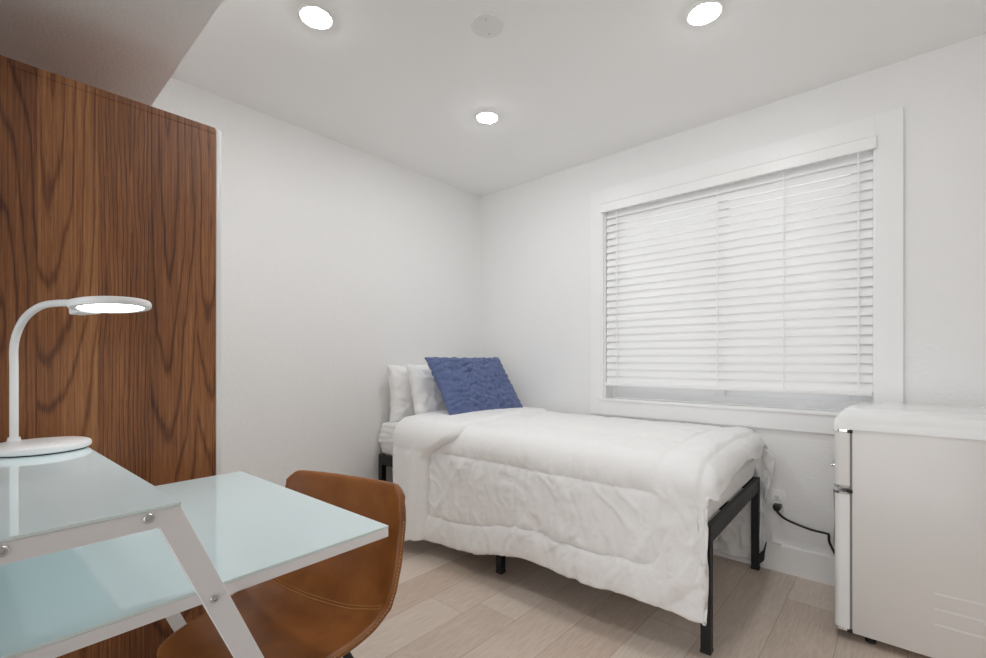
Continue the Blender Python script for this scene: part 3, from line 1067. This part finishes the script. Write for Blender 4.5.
# ------------------------------------------------------------------ chair
def shell_mesh(P, N, th):
    """closed shell: front surface, rounded rim, back surface offset by th"""
    n, m = P.shape[:2]
    bm = bmesh.new()
    F = [[bm.verts.new(P[i, j]) for j in range(m)] for i in range(n)]
    B = [[bm.verts.new(P[i, j] - N[i, j] * th) for j in range(m)] for i in range(n)]
    for G in (F, B):
        for i in range(n - 1):
            for j in range(m - 1):
                bm.faces.new((G[i][j], G[i + 1][j], G[i + 1][j + 1], G[i][j + 1]))
    per = [(i, 0) for i in range(n)] + [(n - 1, j) for j in range(1, m)] + [(i, m - 1) for i in range(n - 2, -1, -1)] + [(0, j) for j in range(m - 2, 0, -1)]
    rims = []
    for (i, j) in per:
        ii = 1 if i == 0 else (n - 2 if i == n - 1 else i)
        jj = 1 if j == 0 else (m - 2 if j == m - 1 else j)
        o = Vector(P[i, j] - P[ii, jj])
        q = Vector(N[i, j])
        o = (o - q * o.dot(q)).normalized()
        p = Vector(P[i, j])
        rims.append([bm.verts.new(p - q * (th / 2) * (1 - cos(a)) + o * (th / 2) * sin(a)) for a in (pi / 4, pi / 2, 3 * pi / 4)])
    K = len(per)
    for k in range(K):
        a, b = per[k], per[(k + 1) % K]
        ca = [F[a[0]][a[1]]] + rims[k] + [B[a[0]][a[1]]]
        cb = [F[b[0]][b[1]]] + rims[(k + 1) % K] + [B[b[0]][b[1]]]
        for q in range(4):
            bm.faces.new((ca[q], cb[q], cb[q + 1], ca[q + 1]))
    return bm

def chair():
    root = empty('chair', 'cognac brown leather bucket chair tucked under the glass desk', 'chair', (1.365, -2.195, 0), radians(16.5))
    # local: +x right when seated, front = -y
    prof = [(-0.275, 0.352), (-0.255, 0.374), (-0.19, 0.388), (-0.09, 0.384), (0.0, 0.380), (0.075, 0.386), (0.135, 0.418), (0.170, 0.475), (0.188, 0.55), (0.200, 0.64), (0.207, 0.722)]
    half = [0.165, 0.178, 0.200, 0.220, 0.232, 0.239, 0.242, 0.240, 0.237, 0.233, 0.222]
    rise = [0.0, 0.003, 0.008, 0.014, 0.022, 0.034, 0.040, 0.030, 0.015, 0.006, 0.003]        # side edges lift
    fwdc = [0.0, 0.0, 0.0, 0.0, 0.005, 0.015, 0.035, 0.045, 0.042, 0.036, 0.030]            # side edges come forward
    pc = catmull([(0, a, b) for a, b in prof], 6)
    def samp(arr):
        return [v.x for v in catmull([(a, 0, 0) for a in arr], 6)]
    hw, rs, fc = samp(half), samp(rise), samp(fwdc)
    n = len(pc)
    S = np.linspace(-1, 1, 41)
    P = np.zeros((n, 41, 3))
    for i in range(n):
        # round the front and top corners
        for j, s in enumerate(S):
            q = abs(s) ** 2.4
            P[i, j] = (hw[i] * np.sign(s) * (1 - (1 - abs(s)) ** 1.12), pc[i].y - fc[i] * q, pc[i].z + rs[i] * q)
    top = n - 1
    for i in range(n):
        d = (top - i) / 6.0
        if d < 1.2:
            for j, s in enumerate(S):
                c = max(0, abs(s) - 0.80) / 0.20
                P[i, j, 2] -= 0.022 * c ** 2.2 * (1 - d / 1.2)
        d = i / 6.0
        if d < 1.5:
            for j, s in enumerate(S):
                c = max(0, abs(s) - 0.6) / 0.4
                P[i, j, 1] += 0.05 * c ** 2 * (1 - d / 1.5)
    # shallow padding
    N = normals(P)
    if N[n // 5, 20, 2] < 0:
        N = -N
    I = np.arange(n)[:, None] / (n - 1)
    Sg = np.repeat(S[None, :], n, axis=0)
    seam = 0.535 + 0.02 * Sg ** 2
    d = np.abs(I - seam)
    pad = 0.006 * (1 - np.exp(-d / 0.02)) + 0.003 * fbm(Sg * 3, I * 8, 7, 2)
    P = P + N * pad[:, :, None]
    TH = 0.022
    sh = obj('shell', shell_mesh(P, N, TH), 'leather', root, smooth=True)
    # stitching: short raised stitches along the seat seam and down both edges of the shell
    def stitch_line(pts, nrm, step, name):
        bm = bmesh.new()
        acc = 0.0
        for a, b, q in zip(pts, pts[1:], nrm):
            a, b, q = Vector(a), Vector(b), Vector(q)
            L = (b - a).length
            k = max(1, int(L / step))
            for i in range(k):
                c0 = a.lerp(b, (i + 0.2) / k)
                c1 = a.lerp(b, (i + 0.8) / k)
                tube(bm, [c0 + q * 0.0002, (c0 + c1) / 2 + q * 0.0020, c1 + q * 0.0002], 0.0013, 5)
        return obj(name, bm, 'thread', sh)
    def at_seam(off):
        pts, nn = [], []
        for j in range(1, 40):
            f = (seam[0, j]) * (n - 1) + off
            i = int(f)
            t = f - i
            pts.append(P[i, j] * (1 - t) + P[i + 1, j] * t)
            nn.append(N[i, j])
        return pts, nn
    stitch_line(*at_seam(0.42), 0.006, 'seat_seam_stitching')
    stitch_line(*at_seam(-0.42), 0.006, 'seat_seam_stitching')
    for j in (0, 40):
        pts = [P[i, j] for i in range(n)]
        out = [Vector(P[i, j] - P[i, 20]).normalized() for i in range(n)]
        pts = [Vector(p) + o_ * 0.0108 - Vector(N[i, j]) * 0.006 for i, (p, o_) in enumerate(zip(pts, out))]
        stitch_line(pts[4:-6], out[4:-6], 0.006, 'edge_stitching')
    # black steel legs
    mount = box(-0.10, 0.10, -0.12, 0.06, 0.346, 0.358, 0.003)
    obj('seat_plate', mount, 'black_metal', root)
    for sx in (-1, 1):
        for (y0, y1) in ((-0.11, -0.20), (0.05, 0.18)):
            bm = bmesh.new()
            tube(bm, [(sx * 0.095, y0, 0.349), (sx * 0.205, y1, 0.006)], [0.012, 0.009], 14)
            lg = obj('leg', bm, 'black_metal', root, smooth=40)
            bm = bmesh.new()
            lathe(bm, [(0.0, 0.0), (0.011, 0.0), (0.012, 0.004), (0.010, 0.012), (0.0, 0.012)], 16, (sx * 0.205, y1, 0))
            obj('foot_glide', bm, 'black_plastic', lg, smooth=40)
    return root
chair()

# ------------------------------------------------------------------ mini fridge
FX0, FX1, FY0, FY1 = 2.459, 2.915, -0.510, -0.045
DFX = 2.403
fr = empty('mini_fridge', 'white retro two-door mini fridge standing below the window corner', 'fridge', ((DFX + FX1) / 2, (FY0 + FY1) / 2, 0))
def fp(name, bm, mat, parent=fr, **kw):
    bmesh.ops.translate(bm, verts=bm.verts[:], vec=-Vector(fr.location))
    return obj(name, bm, mat, parent, **kw)
bm = box(FX0, FX1, FY0, FY1, 0.034, 0.826, 0.004)
for k in range(3):
    z = 0.258 - k * 0.055
    bx(bm, 2.690, 2.87, FY0 - 0.0005, FY0 + 0.004, z, z + 0.012, 0.0010)
fp('body', bm, 'fridge', smooth=30)
# rounded lid: a superellipse dome over body and doors
def lid():
    x0, x1, y0, y1, z0, z1 = DFX - 0.001, FX1 + 0.004, FY0 - 0.003, FY1 + 0.003, 0.824, 0.907
    bm = bx(bmesh.new(), x0, x1, y0, y1, z0, z1)
    top_e = [e for e in bm.edges if all(v.co.z > z1 - 1e-6 for v in e.verts)]
    bmesh.ops.bevel(bm, geom=top_e, offset=0.070, segments=14, profile=0.5, affect='EDGES')
    return bm
fp('top_lid', lid(), 'fridge_white', smooth=50)
fp('gasket', box(DFX + 0.045, FX0 - 0.0005, FY0 + 0.006, FY1 - 0.006, 0.04, 0.8235), 'dark_gap')
def door_bm(z0, z1):
    bm = bx(bmesh.new(), DFX, DFX + 0.049, FY0, FY1, z0, z1)
    fe = [e for e in bm.edges if all(v.co.x < DFX + 1e-6 for v in e.verts) and abs(e.verts[0].co.z - e.verts[1].co.z) > 0.01]
    bmesh.ops.bevel(bm, geom=fe, offset=0.022, segments=8, profile=0.5, affect='EDGES')
    return bm
top_d = fp('freezer_door', door_bm(0.603, 0.815), 'fridge', smooth=40)
bot_d = fp('fridge_door', door_bm(0.046, 0.570), 'fridge_white', smooth=40)
for z0, z1, par in ((0.594, 0.603, top_d), (0.570, 0.579, bot_d), (0.815, 0.8235, top_d), (0.037, 0.046, bot_d)):
    b = bx(bmesh.new(), DFX - 0.002, DFX + 0.047, FY0 - 0.0015, FY1 + 0.0015, z0, z1)
    fe = [e for e in b.edges if all(v.co.x < DFX - 0.001 for v in e.verts) and abs(e.verts[0].co.z - e.verts[1].co.z) > 0.005]
    bmesh.ops.bevel(b, geom=fe, offset=0.022, segments=8, profile=0.5, affect='EDGES')
    fp('chrome_strip', b, 'chrome', par, smooth=40)
for z in (0.586, 0.820, 0.043):
    b = bmesh.new()
    bx(b, DFX + 0.040, FX0 + 0.002, FY0 - 0.002, FY0 + 0.03, z - 0.010, z + 0.003, 0.002)
    fp('hinge', b, 'black_metal' if z > 0.05 else 'black_plastic')
def d_handle(pts, parent, r=0.006):
    b = bmesh.new()
    tube(b, catmull(pts, 6), r, 12)
    h = fp('handle', b, 'chrome', parent, smooth=True)
    for p in (pts[0], pts[-1]):
        b = bmesh.new()
        lathe(b, [(0.013, 0.002), (0.013, -0.004), (0.008, -0.009), (0.0, -0.009)], 16, (DFX, p[1], p[2]), 'X')
        fp('handle_mount', b, 'chrome', h, smooth=40)
xh = DFX - 0.034
d_handle([(DFX - 0.002, -0.095, 0.625), (xh + 0.006, -0.095, 0.625), (xh, -0.105, 0.624), (xh, -0.16, 0.622), (xh, -0.205, 0.624), (xh + 0.006, -0.215, 0.625), (DFX - 0.002, -0.215, 0.625)], top_d)
d_handle([(DFX - 0.002, -0.085, 0.492), (xh + 0.006, -0.085, 0.490), (xh, -0.085, 0.478), (xh + 0.004, -0.085, 0.36), (xh, -0.085, 0.232), (xh + 0.006, -0.085, 0.220), (DFX - 0.002, -0.085, 0.218)], bot_d)
for x in (DFX + 0.11, FX1 - 0.06):
    for y in (FY0 + 0.05, FY1 - 0.05):
        b = bmesh.new()
        lathe(b, [(0.0, 0.0), (0.017, 0.0), (0.017, 0.012), (0.012, 0.014), (0.012, 0.036), (0.0, 0.036)], 20, (x, y, 0))
        fp('foot', b, 'black_plastic', smooth=40)
# power cord to the outlet
PLG = Vector((2.128, -0.012, 0.343))
b = bmesh.new()
cord = [(2.126, -0.050, 0.338), (2.128, -0.052, 0.322), (2.150, -0.040, 0.295), (2.185, -0.034, 0.277), (2.265, -0.030, 0.257), (2.330, -0.030, 0.253), (2.340, -0.030, 0.249),
        (2.343, -0.030, 0.215), (2.356, -0.030, 0.185), (2.372, -0.030, 0.150), (2.40, -0.028, 0.110), (2.50, -0.024, 0.075), (2.62, -0.026, 0.07), (2.75, -0.030, 0.10), (2.78, -0.046, 0.11)]
tube(b, catmull(cord, 8), 0.0058, 10)
cd = fp('power_cord', b, 'black_plastic', smooth=True)
b = bmesh.new()
prism(b, [(2.110, 0.352), (2.110, 0.334), (2.118, 0.322), (2.136, 0.322), (2.144, 0.334), (2.144, 0.352)], 'Y', -0.060, -0.0095, 0.003)
fp('plug', b, 'black_plastic', cd, smooth=40)

# ------------------------------------------------------------------ wall outlet and small clip
ol = empty('wall_outlet', 'white duplex wall outlet with a black plug in it, beside the bed foot', 'outlet', (2.118, 0, 0.362))
b = bx(bmesh.new(), -0.036, 0.036, -0.006, 0, -0.0585, 0.0585, 0.002)
obj('cover_plate', b, 'white_plastic', ol, smooth=40)
for zc in (0.020, -0.020):
    b = bx(bmesh.new(), -0.017, 0.017, -0.0085, -0.005, zc - 0.0145, zc + 0.0145, 0.003, 3)
    s = obj('socket', b, 'trim', ol, smooth=40)
    b = bmesh.new()
    for dx, hh in ((-0.006, 0.0045), (0.006, 0.0035)):
        bx(b, dx - 0.0011, dx + 0.0011, -0.0089, -0.0083, zc + 0.002 - hh * 0.3, zc + 0.002 + hh)
    lathe(b, [(0.0, -0.0089), (0.0022, -0.0089), (0.0022, -0.0083), (0.0, -0.0083)], 10, (0, 0, zc - 0.006), 'Y')
    obj('slot', b, 'black_plastic', s)
cl = bmesh.new()
bx(cl, 2.098, 2.143, -0.020, -0.016, 0.118, 0.146, 0.001)
bx(cl, 2.098, 2.143, -0.020, -0.001, 0.1415, 0.1455, 0.001)
bx(cl, 2.098, 2.103, -0.020, -0.001, 0.1455, 0.190, 0.001)
tag(obj('plastic_clip', cl, 'white_plastic'), 'small white plastic clip hooked over the baseboard beside the bed leg', 'clip')
